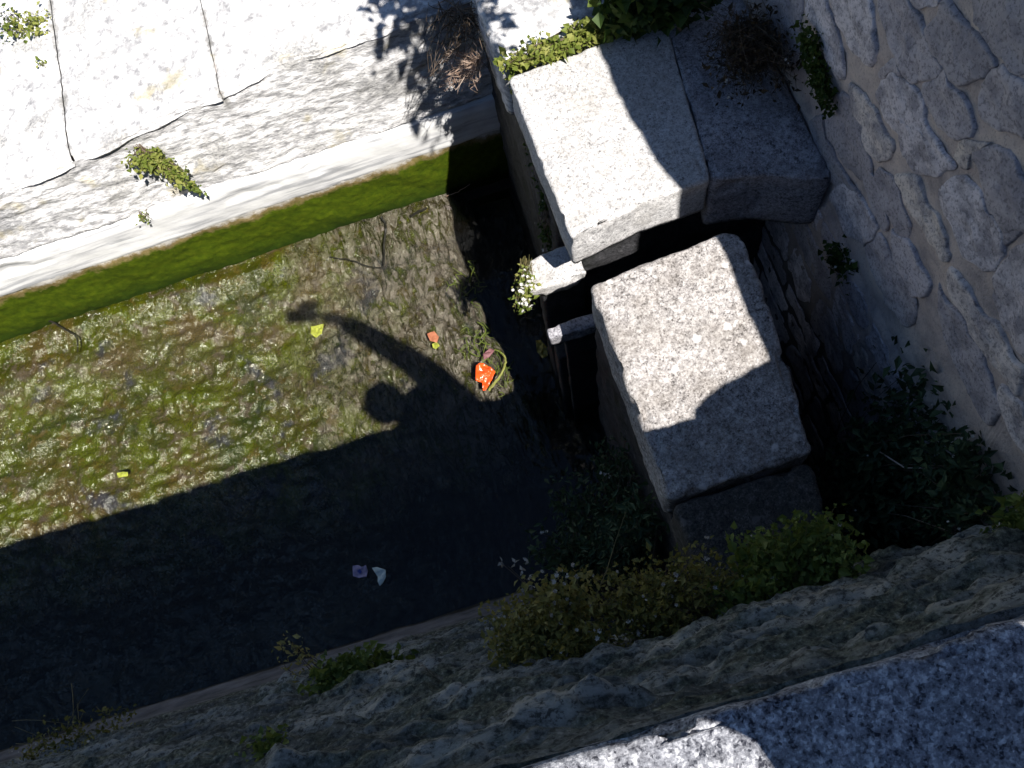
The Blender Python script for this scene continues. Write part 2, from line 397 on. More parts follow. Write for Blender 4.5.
# ------------------------------------------------------------------ stream bed and water
def bed_z(x, y):
    z = -.055 + .030*fbm((x*2.1, y*2.1, 0), 4) + .020*fbm((x*7, y*7, 3), 4) + .012*ridged((x*16, y*16, 7), 3) - .012
    z += .035*interp([(-1.2, 0), (.0, 1)], x)*interp([(1.3, .3), (1.8, 1)], y)
    z = min(z, -.010+.012*fbm((x*9, y*9, 1), 3))
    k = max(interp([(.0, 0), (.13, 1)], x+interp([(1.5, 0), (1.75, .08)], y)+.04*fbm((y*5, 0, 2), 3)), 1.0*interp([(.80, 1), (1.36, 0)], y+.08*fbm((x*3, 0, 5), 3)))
    z -= .30*k  # bed sunk so that its shade-dark colour lies by the pier and near side
    return lerp(z, max(z, -.004+.008*fbm((x*12, y*12, 8), 3)), interp([(2.16, 0), (2.25, 1)], y)*(1-interp([(-.02, 0), (.1, 1)], x)))
def bed_fn(u, v):
    x = lerp(-3.4, 1.06, u); y = lerp(.0, 2.42, v); return (x, y, bed_z(x, y))
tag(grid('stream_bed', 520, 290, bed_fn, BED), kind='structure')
def bed_far(u, v):
    x = lerp(-40, -3.4, u); y = lerp(.0, 2.42, v); return (x, y, -.06 + .03*fbm((x*2, y*2, 0), 3))
tag(grid('stream_bed', 160, 24, bed_far, BED), kind='structure')
def water_fn(u, v):
    return (lerp(-40, 1.06, u), lerp(.0, 2.42, v), .0)
tag(grid('water', 80, 10, water_fn, WATER), kind='structure')

# ------------------------------------------------------------------ far wall
far = empty('stone_wall', (-1.0, 2.31, 0), 'low sunlit pale stone wall along the water, green with moss at its foot', 'wall')
def dyw(x): return .033*(max(x, -3.6)+1.1)+.006
def moss_fn(u, v):
    x = lerp(-3.6, .30, u); z = lerp(-.06, .345, v)
    d = .012*fbm((x*6, z*6, 1), 4) + .003*fbm((x*30, z*30, 2), 3) - .016*(1-max(-.06, z)/.345)
    return (x, 2.298-d*.8+.004*v+dyw(x), z)
grid('moss_band', 420, 56, moss_fn, MOSS, far)
PL = [(0, (2.306, .322)), (.08, (2.298, .338)), (.55, (2.294, .50)), (.72, (2.30, .535)), (1, (2.335, .555))]
def pl_fn(u, v):
    x = lerp(-3.6, .30, u); y = interp([(p, q[0]) for p, q in PL], v); z = interp([(p, q[1]) for p, q in PL], v)
    z += .012*fbm((x*1.3, 0, 4), 3)
    d = .004*fbm((x*8, z*8, 5), 4)
    brk = max(0, fbm((x*3.5, v*1.5, 9), 4)-.25)*.03*(v > .4)
    return (x, y-d+brk+dyw(x), z-brk*.4)
grid('plinth', 330, 26, pl_fn, PLINTH, far)
def top_edge(x): return interp([(-3.6, .80), (-1.6, .83), (-1.1, .90), (-.45, .99), (.30, 1.0)], x)
def face_fn(u, v):
    x = lerp(-3.6, .30, u); zt = top_edge(x)+.03; z = lerp(.55, zt, v); y = 2.315 + .030*v
    d = .016*fbm((x*3.2, z*5, 6), 5) + .007*ridged((x*9, z*16, 2), 4) - .007
    return (x, y-d+dyw(x), z)
grid('wall_face', 330, 46, face_fn, FARW, far)
# coping slabs, broken front edges
for i, (xa, xb) in enumerate(((-3.6, -2.35), (-2.348, -1.308), (-1.304, -.698), (-.695, .30))):
    def slab(u, v, xa=xa, xb=xb, i=i):
        x = lerp(xa, xb, u); zt = top_edge(x)
        k = v
        fe = .022*fbm((x*4.5+i, .3, 1.7), 5)                       # ragged lip
        if k < .12: y = 2.352; z = lerp(zt-.03, zt+.012, k/.12); y += fe*.5
        elif k < .2: a = (k-.12)/.08; y = 2.338+fe+.02*a; z = zt+.014+.02*a
        else: a = (k-.2)/.8; y = lerp(2.355+fe, 3.4, a); z = zt+.035+.012*fbm((x*3, y*3, 2), 5)+.006*ridged((x*11, y*11, 4), 4)+.035*a
        e = min(x-xa, xb-x)
        if e < .018: z -= (.018-e)*.3*max(.05, .3+1.1*fbm((x*2, y*9, 5), 4))
        return (x, y+dyw(x), z)
    grid('coping_slab', int((xb-xa)/.011), 110, slab, FARW, far)
# core so that the wall is solid from behind
def core(u, v):
    x = lerp(-3.6, .3, u)
    P = [(2.40, -.2), (2.40, .85), (3.38, .85), (3.38, -.2)]
    return (x, *P[int(round(v*3))])
grid('wall_core', 4, 3, core, MORTAR, far)
# the same wall carried on out of the picture
farx = empty('stone_wall', (-20, 2.4, 0), 'pale stone wall going on along the water past the mossy part', 'wall')
def farx_fn(u, v):
    x = lerp(-40, -3.6, u); P = [(2.31, -.2), (2.31, .55), (2.36, .80), (3.4, .86), (3.4, -.2)]
    y, z = P[int(round(v*4))]; return (x, y+.02*fbm((x, z, 1), 3), z)
grid('wall_face', 150, 4, farx_fn, FARW, farx)

# ------------------------------------------------------------------ right hand rubble wall
WX = 1.05
def wall_top(y): return interp([(-6, 2.66), (.31, 2.67), (.36, 3.12), (.5, 3.14), (.9, 3.32), (6, 3.4)], y)
rw = empty('rubble_wall', (WX, .8, 0), 'tall rubble stone wall in bluish shade with sandy mortar joints', 'wall')
def mort_fn(u, v):
    y = lerp(-1.2, 4.0, u); z = lerp(-.3, wall_top(y), v)
    d = .007*fbm((y*6, z*6, 1), 5) + .004*fbm((y*22, z*22, 1), 3)
    if z < 1.1: d += .01
    return (WX+.004-d, y, z)
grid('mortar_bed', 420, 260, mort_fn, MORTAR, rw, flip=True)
Vb, Fb = [], []
ys = [-6, -1.2, .31, .36, .5, .9, 4, 6]
for y in ys:
    z = wall_top(y); Vb += [(WX+.02, y, -.3), (WX+.02, y, z-.002), (WX+.62, y, z-.002), (WX+.62, y, -.3)]
for i in range(len(ys)-1):
    for k in range(4): a = i*4; Fb.append((a+k, a+(k+1) % 4, a+4+(k+1) % 4, a+4+k))
Fb += [(0, 1, 2, 3), tuple(len(Vb)-4+k for k in (3, 2, 1, 0))]
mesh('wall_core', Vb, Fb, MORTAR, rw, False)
def px1(zx, zy): return (760+zx/3.879, zy/3.879)
def px2(zx, zy): return (760+zx/3.879, 198+zy/3.879)
ST = [
 (px1, .35, [(20,0),(150,-20),(170,60),(150,250),(110,260),(60,170)]),
 (px1, .80, [(165,-60),(240,-60),(300,120),(330,230),(325,310),(300,310),(250,200),(190,80)]),
 (px1, .82, [(285,0),(330,-60),(410,-60),(445,60),(455,190),(430,260),(380,225),(330,140)]),
 (px1, .95, [(345,325),(380,340),(440,410),(470,480),(515,545),(500,620),(470,635),(420,590),(395,500),(360,430)]),
 (px1, .75, [(520,290),(580,320),(640,400),(640,470),(700,570),(750,640),(740,665),(590,668),(560,590),(540,530),(470,420),(460,370),(475,315)]),
 (px2, .97, [(525,-90),(600,-95),(640,0),(680,60),(720,150),(745,205),(730,245),(690,200),(640,140),(580,20)]),
 (px2, .78, [(690,-20),(790,-90),(850,0),(940,130),(940,200),(900,260),(860,280),(800,230),(750,120)]),
 (px1, .55, [(450,-40),(560,-40),(640,120),(700,250),(690,300),(580,310),(540,220),(480,90)]),
 (px1, .50, [(720,270),(760,350),(840,470),(830,520),(780,540),(720,520),(650,420),(640,330),(690,310)]),
 (px1, .30, [(680,30),(740,20),(900,200),(910,240),(850,310),(760,310),(720,260),(650,140)]),
 (px1, .52, [(920,250),(1024,300),(1090,420),(1060,560),(940,520),(860,460),(835,360)]),
 (px1, .28, [(800,-20),(1024,-60),(1080,100),(1030,285),(930,220),(850,110)]),
 (px1, .70, [(570,-60),(700,-60),(690,0),(650,28),(610,25)]),
 (px1, .48, [(830,600),(900,560),(1000,640),(1060,720),(1050,900),(960,900),(880,780)]),
 (px2, .72, [(270,-10),(330,-60),(380,0),(470,110),(410,180),(330,130)]),
 (px2, .50, [(415,200),(470,140),(500,200),(560,320),(600,380),(590,480),(550,500),(490,400),(440,280)]),
 (px2, .62, [(510,130),(560,150),(640,300),(660,345),(640,380),(590,380),(520,240)]),
 (px2, .92, [(725,300),(760,290),(830,350),(850,430),(920,480),(960,580),(1024,660),(1010,768),(930,680),(860,600),(820,490),(750,400)]),
 (px2, .66, [(900,290),(960,220),(1050,170),(1100,500),(1040,640),(960,520),(910,420),(890,360)]),
 (px2, .45, [(690,340),(730,420),(810,500),(850,580),(870,660),(960,830),(870,860),(720,560),(700,450)]),
 (px1, .22, [(250,400),(330,360),(370,420),(400,560),(440,640),(415,700),(330,640),(270,520)]),
 (px1, .38, [(470,655),(525,690),(590,880),(560,930),(480,800),(440,710)]),
 (px1, .10, [(190,480),(245,440),(265,540),(325,660),(385,760),(330,780),(240,640)]),
 (px1, .45, [(455,265),(530,220),(565,300),(515,280),(465,305)]),
 (px1, .98, [(755,550),(850,535),(900,552),(825,595),(800,665),(750,610)]),
 (px2, .40, [(905,-60),(960,-40),(1040,60),(1020,140),(955,190),(945,110)]),
 (px2, .33, [(380,-150),(430,-120),(480,0),(500,90),(480,120),(430,20)]),
 (px2, .88, [(930,720),(1020,790),(1080,960),(1030,1010),(950,880)]),
]
sv, sf, stt = [], [], []
polys = []
def add_stone(poly, tint, h):
    """poly: list of (y, z) on the wall face"""
    P = [Vector(p) for p in poly]
    for _ in range(2):
        Q = []
        for i in range(len(P)):
            a, b = P[i], P[(i+1) % len(P)]
            Q += [a.lerp(b, .15), a.lerp(b, .85)]
        P = Q
    D = []
    for i in range(len(P)):
        a, b = P[i], P[(i+1) % len(P)]; k = max(1, int((b-a).length/.012))
        D += [a.lerp(b, j/k) for j in range(k)]
    n = len(D); c = sum(D, Vector((0, 0)))/n; b0 = len(sv)
    rings = ((1.07, -.8), (1.05, .3), (1.02, .75), (.97, .95), (.88, 1.0), (.76, 1), (.62, 1.0), (.46, 1.0), (.3, 1.0), (.15, 1.0), (.05, 1.0))
    for s, hh in rings:
        for p in D:
            q = c+(p-c)*s; q = q + Vector((fbm((q.x*14, q.y*14, 2), 3), fbm((q.x*14, q.y*14, 8), 3)))*.017
            d = h*hh + .007*fbm((q.x*6, q.y*6, 1), 5) + .005*fbm((q.x*24, q.y*24, 6), 4)
            sv.append((WX-d, q.x, q.y)); stt.append(tint)
    for r in range(len(rings)-1):
        for i in range(n): sf.append((b0+r*n+(i+1) % n, b0+r*n+i, b0+(r+1)*n+i, b0+(r+1)*n+(i+1) % n))
    sf.append(tuple(b0+(len(rings)-1)*n+i for i in range(n-1, -1, -1)))
for f, tint, pts in ST:
    poly = []
    for p in pts:
        q = at_x(*f(*p), WX); poly.append((q.y, q.z))
    polys.append(poly); add_stone(poly, tint, .003 + .004*rnd.random())
vis = []
for p in ((700,-120),(1160,-200),(1160,520),(1000,540),(830,200)):
    q = at_x(*p, WX); vis.append((q.y, q.z))
def inside(p, poly):
    r = False
    for i in range(len(poly)):
        (x1, y1), (x2, y2) = poly[i-1], poly[i]
        if (y1 > p[1]) != (y2 > p[1]) and p[0] < (x2-x1)*(p[1]-y1)/(y2-y1)+x1: r = not r
    return r
z = -.1
while z < 3.35:
    hgt = rnd.uniform(.10, .20); y = -1.2+rnd.random()*.2
    while y < 3.9:
        ln = rnd.uniform(.16, .42); c = (y+ln/2, z+hgt/2)
        top = wall_top(y+ln/2)
        if c[1]+hgt/2 < top and not any(inside(q, vis) for q in (c, (y, z), (y+ln, z+hgt), (y+ln, z), (y, z+hgt))):
            j = lambda s: rnd.uniform(-s, s)
            add_stone([(y+.02+j(.02), z+.02+j(.015)), (y+ln*.5, z+.012+j(.012)), (y+ln-.02+j(.02), z+.02+j(.015)), (y+ln-.01+j(.01), z+hgt*.5),
                       (y+ln-.02+j(.02), z+hgt-.015+j(.015)), (y+ln*.5, z+hgt-.008+j(.01)), (y+.02+j(.02), z+hgt-.02+j(.015)), (y+.008, z+hgt*.5)], rnd.uniform(.1, 1), .009)
        y += ln
    z += hgt
mesh('stonework', sv, sf, RUBBLE, rw, True, stt)

# ------------------------------------------------------------------ piers
pa = empty('stone_pier', (.65, 1.6, 0), 'stone pier against the rubble wall, capped with big pale granite slabs', 'pier')
block('cap_stone', [(.283, 1.236, .012), (.50, 1.278, .2), (.722, 1.288, .02), (.772, 1.70, .3), (.795, 1.885, .02), (.268, 1.845, .02)], 1.085, 1.25, GR_A, pa, .010, .013, .004, .010, seed=1)
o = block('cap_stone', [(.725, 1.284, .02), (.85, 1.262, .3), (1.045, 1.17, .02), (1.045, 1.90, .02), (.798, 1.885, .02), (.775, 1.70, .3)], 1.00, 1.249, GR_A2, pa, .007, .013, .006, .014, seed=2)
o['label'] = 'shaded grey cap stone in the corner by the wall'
block('cap_stone', [(.255, 1.885, .03), (.80, 1.925, .03), (.80, 2.75, .03), (.255, 2.75, .03)], 1.0, 1.235, FARW, pa, .03, .014, .008, .02, seed=3)
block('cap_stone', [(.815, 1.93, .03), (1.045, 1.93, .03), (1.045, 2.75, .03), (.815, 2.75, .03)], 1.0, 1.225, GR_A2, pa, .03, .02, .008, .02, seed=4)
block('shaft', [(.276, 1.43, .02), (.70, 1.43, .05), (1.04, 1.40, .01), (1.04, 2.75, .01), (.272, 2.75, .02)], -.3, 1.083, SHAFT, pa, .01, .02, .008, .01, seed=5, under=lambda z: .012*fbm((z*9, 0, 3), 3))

pb = empty('gate_pier', (.5, .75, 0), 'freestanding granite block pier with a rounded corner, half sunlit half shaded', 'pier')
block('cap_stone', [(.300, .447, .012), (.706, .456, .02), (.752, .88, .25), (.765, 1.155, .135), (.60, 1.137, .3), (.296, 1.112, .022)], 1.0, 1.19, GR_B, pb, .016, .012, .005, .012, seed=6)
o = block('cap_stone', [(.318, .16, .02), (.66, .16, .02), (.694, .443, .03), (.306, .434, .03)], 1.0, 1.178, GR_B2, pb, .02, .014, .006, .015, seed=7)
o['label'] = 'dark block behind the joint, edged with weeds'
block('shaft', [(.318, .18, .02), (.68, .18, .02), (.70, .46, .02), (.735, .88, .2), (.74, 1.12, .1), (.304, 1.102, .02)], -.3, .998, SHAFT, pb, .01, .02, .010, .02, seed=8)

s1 = block('sluice_ledge', [(.138, 1.285, .012), (.345, 1.293, .01), (.345, 1.42, .01), (.150, 1.40, .02)], .835, .90, GR_A, None, .012, .011, .005, .016, seed=9)
tag(s1, 'sunlit pale stone ledge sticking out under the corner of the capped pier', 'stone ledge')
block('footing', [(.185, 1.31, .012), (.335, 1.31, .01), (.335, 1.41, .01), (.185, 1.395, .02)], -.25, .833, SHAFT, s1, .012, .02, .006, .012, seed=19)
s2 = block('sluice_ledge', [(.160, 1.145, .006), (.40, 1.155, .006), (.40, 1.197, .006), (.162, 1.192, .006)], .74, .80, GR_A2, None, .008, .008, .004, .008, seed=10)
tag(s2, 'thin shaded stone bar beside the block pier, only its end sunlit', 'stone ledge')
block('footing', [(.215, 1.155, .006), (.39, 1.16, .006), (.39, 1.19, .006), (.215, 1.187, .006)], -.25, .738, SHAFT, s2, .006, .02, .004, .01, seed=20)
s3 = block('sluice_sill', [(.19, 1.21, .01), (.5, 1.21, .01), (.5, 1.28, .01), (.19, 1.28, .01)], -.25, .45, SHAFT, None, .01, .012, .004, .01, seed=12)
tag(s3, 'dark recessed sill stone down in the slot between the two stone ledges', 'sill stone')

# ------------------------------------------------------------------ near bank, parapet, deck
PL_ = [(-.25, .53), (0, .51), (.10, .485), (.16, .452), (.20, .437), (.42, .405), (.52, .385), (1.0, .30), (1.7, .10), (2.0, .045), (2.25, -.014), (2.41, -.020)]
PR_ = [(-.25, .16), (0, .155), (1.0, .135), (1.5, .125), (1.60, .105), (1.7, .085), (2.0, .035), (2.25, -.014), (2.41, -.020)]
def bank_fn(u, v):
    x = lerp(-3.6, 1.06, u); z = lerp(-.2, 2.368, min(1, v/.97)); tuck = max(0, v-.97)/.03
    t = min(1, max(0, (x+.22)/.42)); t = t*t*(3-2*t)
    y = lerp(interp(PL_, z), interp(PR_, z), t)
    rough = min(1, max(.1, (z-.42-.1*fbm((x*2, 0, 8), 3))/.14))*min(1, max(.16, (2.45-z)/.3))
    sx = x*2.6 + .35*fbm((x*3, z*3, 2), 4); sz = z*7.5 - x*.9 + .55*fbm((x*2.2, z*4, 7), 4)
    dist, pts = noise.voronoi(Vector((sx, sz, .5)))
    gap = dist[1]-dist[0]; cid = noise.cell(pts[0]*3.7+Vector((.37, .11, .7)))
    face = (pts[0].x-sx)*(noise.cell(pts[0]*5.1)-.5)*.03 + (pts[0].y-sz)*(.012+.03*noise.cell(pts[0]*2.3))
    d = rough*(.026*fbm((x*2.0, z*4, 1), 4) + (.020*(cid-.5) + face)*min(1, gap*4) - .016*max(0, 1-gap*4))
    d += rough*(.016*fbm((x*16, z*28, 4), 6) + .010*(ridged((x*9, z*34, 3), 5)-1.0)) + .004*fbm((x*9, z*9, 9), 3)
    fl = 0; ti = lerp(.2, cid*.55+.35, min(1, gap*5))
    return (x, y+(d+fl)*(1-tuck)-.10*tuck, z+.25*d*(1-tuck) - .03*tuck, ti)
tag(grid('rock_bank', 520, 330, bank_fn, BANK, flip=True), kind='structure')
def bank_far(u, v):
    x = lerp(-40, -3.6, u); z = lerp(-.2, 2.31, v); return (x, interp(PL_, z)+.05*fbm((x*2, z*4, 1), 4), z)
tag(grid('rock_bank', 200, 24, bank_far, BANK, flip=True), kind='structure')

par = empty('parapet', (.2, -.2, 1.42), 'coarse speckled granite parapet top, one patch of it sunlit', 'parapet')
for xa, xb, sd_ in ((-3.4, -2.2, 13), (-2.19, -1.0, 14), (-.99, 1.048, 15),):
    block('coping_slab', [(xa, -.36, .01), (xb, -.36, .01), (xb, -.036, .012), (xa, -.030, .012)], 2.27, 2.42, GR_P, par, .014, .008 if sd_ > 14 else .03, .004, .026, seed=sd_)
block('parapet_base', [(-3.4, -.34, 0), (1.04, -.34, 0), (1.04, -.05, 0), (-3.4, -.05, 0)], 1.3, 2.268, MORTAR, par, .01, .04, .006, .01, seed=17)
o = block('end_stone', [(.745, -.33, .02), (1.045, -.33, .02), (1.045, -.02, .03), (.90, -.01, .06), (.75, -.045, .03)], 2.419, 2.50, GR_P, par, .02, .012, .006, .015, tilt=lambda x, y: .10*(x-.75)/.3-.03, seed=18)
def deck_fn(u, v):
    x = lerp(-40, 1.05, u); y = lerp(-6, -.33, v); return (x, y, 1.42+.004*fbm((x*3, y*3, 1), 3))
tag(grid('pavement', 120, 20, deck_fn, PAVE), kind='structure')
def gfar(u, v):
    x = lerp(-120, 120, u); y = lerp(3.38, 150, v*v); return (x, y, .82+.05*fbm((x, y, 1), 3)*min(1, v*6))
tag(grid('ground', 90, 40, gfar, GROUND), kind='structure')
def gnear(u, v):
    x = lerp(-120, 120, u); y = lerp(-150, -6, 1-(1-v)**2); return (x, y, 1.41)
tag(grid('ground', 60, 20, gnear, GROUND), kind='structure')
def gright(u, v):
    x = lerp(1.66, 120, u*u); y = lerp(-6, 3.38, v); return (x, y, 1.40 if y < 3.3 else .85)
tag(grid('ground', 20, 20, gright, GROUND), kind='structure')
def gbase(u, v): return (lerp(-150, 150, u), lerp(-150, 150, v), -.6)
tag(grid('ground', 8, 8, gbase, GROUND), kind='structure')

# ------------------------------------------------------------------ plants
FM = {}
def flower_mesh(mat, k):
    if (mat.name, k) not in FM:
        mb = MB()
        for i in range(6):
            a = i/6*math.tau+k; d = Vector((math.cos(a), math.sin(a), .25+.3*rnd.random())); b = len(mb.v)
            sd_ = Vector((-d.y, d.x, 0))
            mb.v += [Vector((0, 0, 0)), d*.6+sd_*.42, d*1.1, d*.6-sd_*.42]; mb.t += [rnd.random()]*4
            mb.f += [(b, b+1, b+2, b+3)]
        me = bpy.data.meshes.new('flower'); me.from_pydata([tuple(v) for v in mb.v], [], mb.f)
        at_ = me.attributes.new('tint', 'FLOAT', 'POINT'); at_.data.foreach_set('value', mb.t); me.materials.append(mat); FM[(mat.name, k)] = me
    return FM[(mat.name, k)]
def rv(s=1): return Vector([max(-1.7, min(1.7, rnd.gauss(0, 1))) for _ in range(3)])*s
def plant(name, label, cat, base, blobs, lm, sm, leaf=(.02, .012), stems=10, stem_r=.0018, flowers=0, fmat=None, fr=.005, group=None, hang=0., stem_tint=None, spread=.02):
    base = Vector(base); root = empty(name, base, label, cat, group)
    lv, st, fl_pts = MB(), MB(), []
    tot = sum(b[2] for b in blobs)
    for c, rad, n, *tt in blobs:
        c = Vector(c); rad = Vector(rad); t0 = tt[0] if tt else .5
        ns = max(1, int(stems*n/tot)); ends = []
        for k in range(ns):
            e = rv(.45); e = c+Vector((e.x*rad.x, e.y*rad.y, e.z*rad.z))
            b = base+Vector((rnd.uniform(-1, 1)*spread, rnd.uniform(-1, 1)*spread, 0))
            mid = b.lerp(e, .5)+rv((e-b).length*.10)+Vector((0, 0, .08*(e-b).length))
            pts = [b*(1-t)**2+mid*2*t*(1-t)+e*t*t for t in (0, .2, .4, .6, .8, 1)]
            st.tube(pts, stem_r, stem_r*.45, 4, rnd.random() if stem_tint is None else stem_tint); ends.append((pts, e))
            if flowers and rnd.random() < flowers:
                for _ in range(rnd.randint(1, 3)): fl_pts.append((e+rv(.012)+Vector((0, 0, .008)), fr*rnd.uniform(.6, 1.3)))
        for k in range(n):
            if rnd.random() < .75:
                pts, e = rnd.choice(ends); t = rnd.uniform(.45, 1); i = min(4, int(t*5)); p = pts[i].lerp(pts[i+1], t*5-i)+rv(leaf[0]*.7)
            else:
                d = rv()*.52; p = c+Vector((d.x*rad.x, d.y*rad.y, d.z*rad.z))
            s = min(1.9, max(.4, math.exp(rnd.gauss(-.1, .38)))); dr = rv()+Vector((0, -.2, .3-hang))
            tone = min(1, max(0, t0+rnd.gauss(0, .2)+.25*fbm(p*14, 2)))
            lv.leaf(p, dr, Vector((0, 0, 1))+rv(.5), leaf[0]*s, leaf[1]*s, tone)
    if lv.v: lv.build('leaves', lm, root)
    st.build('stems', sm, root)
    for q, r_ in fl_pts[:100]:
        f = bpy.data.objects.new('flower', flower_mesh(fmat or FLOWER, rnd.randint(0, 4))); C.objects.link(f)
        f.parent = root; f.location = q-base; f.scale = (r_,)*3; f.rotation_euler = (rnd.random()*.8, rnd.random()*.8, rnd.random()*6)
    return root

P = at
# on the far wall
b = Vector((-1.065, 2.33, .885))
plant('wall_weed', 'yellow green weed hanging from a crack in the pale stone wall', 'weed', b,
      [((-1.06, 2.285, .84), (.075, .03, .045), 420, .6), ((-.99, 2.265, .755), (.055, .02, .055), 260, .65), ((-.955, 2.26, .66), (.025, .015, .05), 90, .35)], L_BRIGHT, STEM_B, (.018, .012), 40, hang=.5)
plant('wall_weed', 'tiny sprig at the foot of the pale wall below the hanging weed', 'weed', (-1.215, 2.30, .56), [((-1.22, 2.275, .545), (.03, .012, .015), 40, .5)], L_BRIGHT, STEM_B, (.014, .008), 8, hang=.3)
p = P(28, 22, .95)
plant('wall_weed', 'pale green weed growing on the top slabs in the upper left corner', 'weed', p-Vector((0, 0, .09)), [(p, (.09, .08, .02), 240, .7), (P(5, 25, .95), (.05, .1, .03), 160, .2)], L_BRIGHT, STEM_B, (.018, .011), 30, spread=.05)
p = P(42, 62, .93)
plant('wall_weed', 'little tuft in the joint between two sunlit top slabs', 'weed', p-Vector((0, 0, .06)), [(p, (.016, .02, .01), 36, .6)], L_BRIGHT, STEM_B, (.012, .008), 8)
# dead twigs in the recess
tw = MB(); base = P(478, 62, 1.03)
for k in range(60):
    e = P(rnd.uniform(438, 478), rnd.uniform(50, 92), rnd.uniform(.95, 1.15)); mm = base.lerp(e, .5)+rv(.03)
    pts = [base*(1-t)**2+mm*2*t*(1-t)+e*t*t+rv(.004) for t in (0, .25, .5, .75, 1)]
    tw.tube(pts, .0022, .0008, 4, rnd.random())
    for _ in range(2): q = pts[rnd.choice((2, 3))]; tw.tube([q, q+rv(.02), q+rv(.03)], .0012, .0006, 3, rnd.random())
dt = empty('dead_twigs', base, 'tangle of pale dead twigs at the end of the pale wall beside the pier', 'twigs'); tw.build('twigs', TWIG, dt)
tw = MB()
base = P(462, 18, 1.06)
for k in range(90):
    e = P(rnd.uniform(425, 505), rnd.uniform(0, 80), rnd.uniform(1.0, 1.2)); b0 = base+rv(.04); mm = b0.lerp(e, .5)+rv(.05)
    pts = [b0*(1-t)**2+mm*2*t*(1-t)+e*t*t for t in (0, .25, .5, .75, 1)]
    tw.tube(pts, .0022, .001, 3, rnd.random())
dt = empty('dry_plant', base, 'dark dry stems in the shaded gap above the pale dead twigs', 'dry plant'); tw.build('stems', STEM_B, dt)

# ivy along the joint of the pier's slabs
pts = [(508, 66), (530, 62), (552, 55), (575, 45), (598, 34), (616, 20)]
plant('creeper', 'bright green creeper rooted in the joint between two sunlit cap stones', 'creeper', P(590, 30, 1.24),
      [(P(x, y-3, 1.27), (.04, .03, .022), 150, .62) for x, y in pts] + [(P(512, 78, 1.2), (.018, .03, .06), 110, .6)], L_BRIGHT, STEM_B, (.021, .016), 60, spread=.06)
plant('ivy', 'green ivy spilling over the far edge of the sunlit cap stone', 'ivy', P(640, 0, 1.25),
      [(P(625, 14, 1.31), (.07, .06, .05), 420, .6), (P(655, 8, 1.34), (.09, .06, .06), 420, .35), (P(695, -2, 1.36), (.10, .06, .06), 300, .2), (P(630, -20, 1.4), (.12, .08, .1), 300, .4)], L_IVY, STEM_B, (.034, .03), 60, spread=.1)
plant('dry_bush', 'brown dry bush in the shaded corner between the pier and the rubble wall', 'bush', P(755, 40, 1.26),
      [(P(745, 45, 1.40), (.15, .16, .10), 500, .3), (P(735, 75, 1.32), (.10, .1, .05), 160, .3), (P(780, 70, 1.4), (.06, .1, .08), 160, .2)], L_DRY, STEM_B, (.018, .008), 320, .0014, .03, FLOWER_D, .004, spread=.10)
def xw(px, py, x=WX-.03): return at_x(px, py, x)
plant('moss_clump', 'green cushion of moss and tiny white flowers in a crack of the rubble wall', 'moss', xw(818, 70, WX-.002),
      [(xw(808, 35), (.02, .06, .035), 260, .5), (xw(814, 62), (.022, .06, .045), 420, .5), (xw(822, 92), (.02, .05, .035), 260, .4), (xw(826, 110), (.02, .04, .02), 80, .2)], L_MOSS, STEM_G, (.013, .011), 60, .001, .16, FLOWER, .0035, hang=.3)
plant('wall_weed', 'green weed at the foot of the rubble wall beside the deep pit', 'weed', (1.03, 1.03, 1.02),
      [(P(846, 262, 1.08), (.05, .07, .05), 330, .45), (P(858, 285, 1.0), (.04, .06, .05), 160, .3)], L_IVY, STEM_G, (.018, .013), 40, .0012, .5, FLOWER, .0042)
# pit shrub right of the block pier
plant('pit_shrub', 'dark green shrub filling the pit between block pier and rubble wall', 'shrub', (.90, .42, .2),
      [(P(938, 335, 1.2), (.05, .13, .12), 700, .4), (P(935, 400, 1.15), (.10, .13, .14), 1500, .5), (P(900, 455, 1.0), (.13, .11, .14), 1600, .45), (P(960, 470, 1.28), (.09, .10, .12), 1300, .45), (P(885, 505, .95), (.12, .08, .12), 900, .35), (P(970, 515, 1.3), (.09, .06, .1), 700, .35)], L_DARK, STEM_B, (.028, .013), 170, .0022, .14, FLOWER, .0038, spread=.06)
st = MB(); st.tube([P(880, 452, 1.1), P(905, 468, 1.16), P(940, 468, 1.2), P(975, 456, 1.22), P(1005, 455, 1.3)], .0022, .0012, 5, .9)
stk = st.build('dry_stalk', TWIG); tag(stk, 'thin pale bent stalk lying across the dark pit shrub', 'stalk')
# shrub at the left of the block pier
plant('water_shrub', 'dark bushy weed growing by the water at the left foot of the block pier', 'shrub', (.15, .42, .1),
      [(P(618, 465, .62), (.08, .10, .10), 900, .5), (P(578, 500, .55), (.10, .11, .10), 900, .4), (P(640, 515, .8), (.09, .09, .12), 1000, .5), (P(556, 550, .6), (.10, .10, .1), 800, .35), (P(610, 540, .75), (.11, .09, .1), 1000, .42)], L_DARK, STEM_B, (.024, .009), 170, .0018, .04, FLOWER_D, .006, spread=.08)
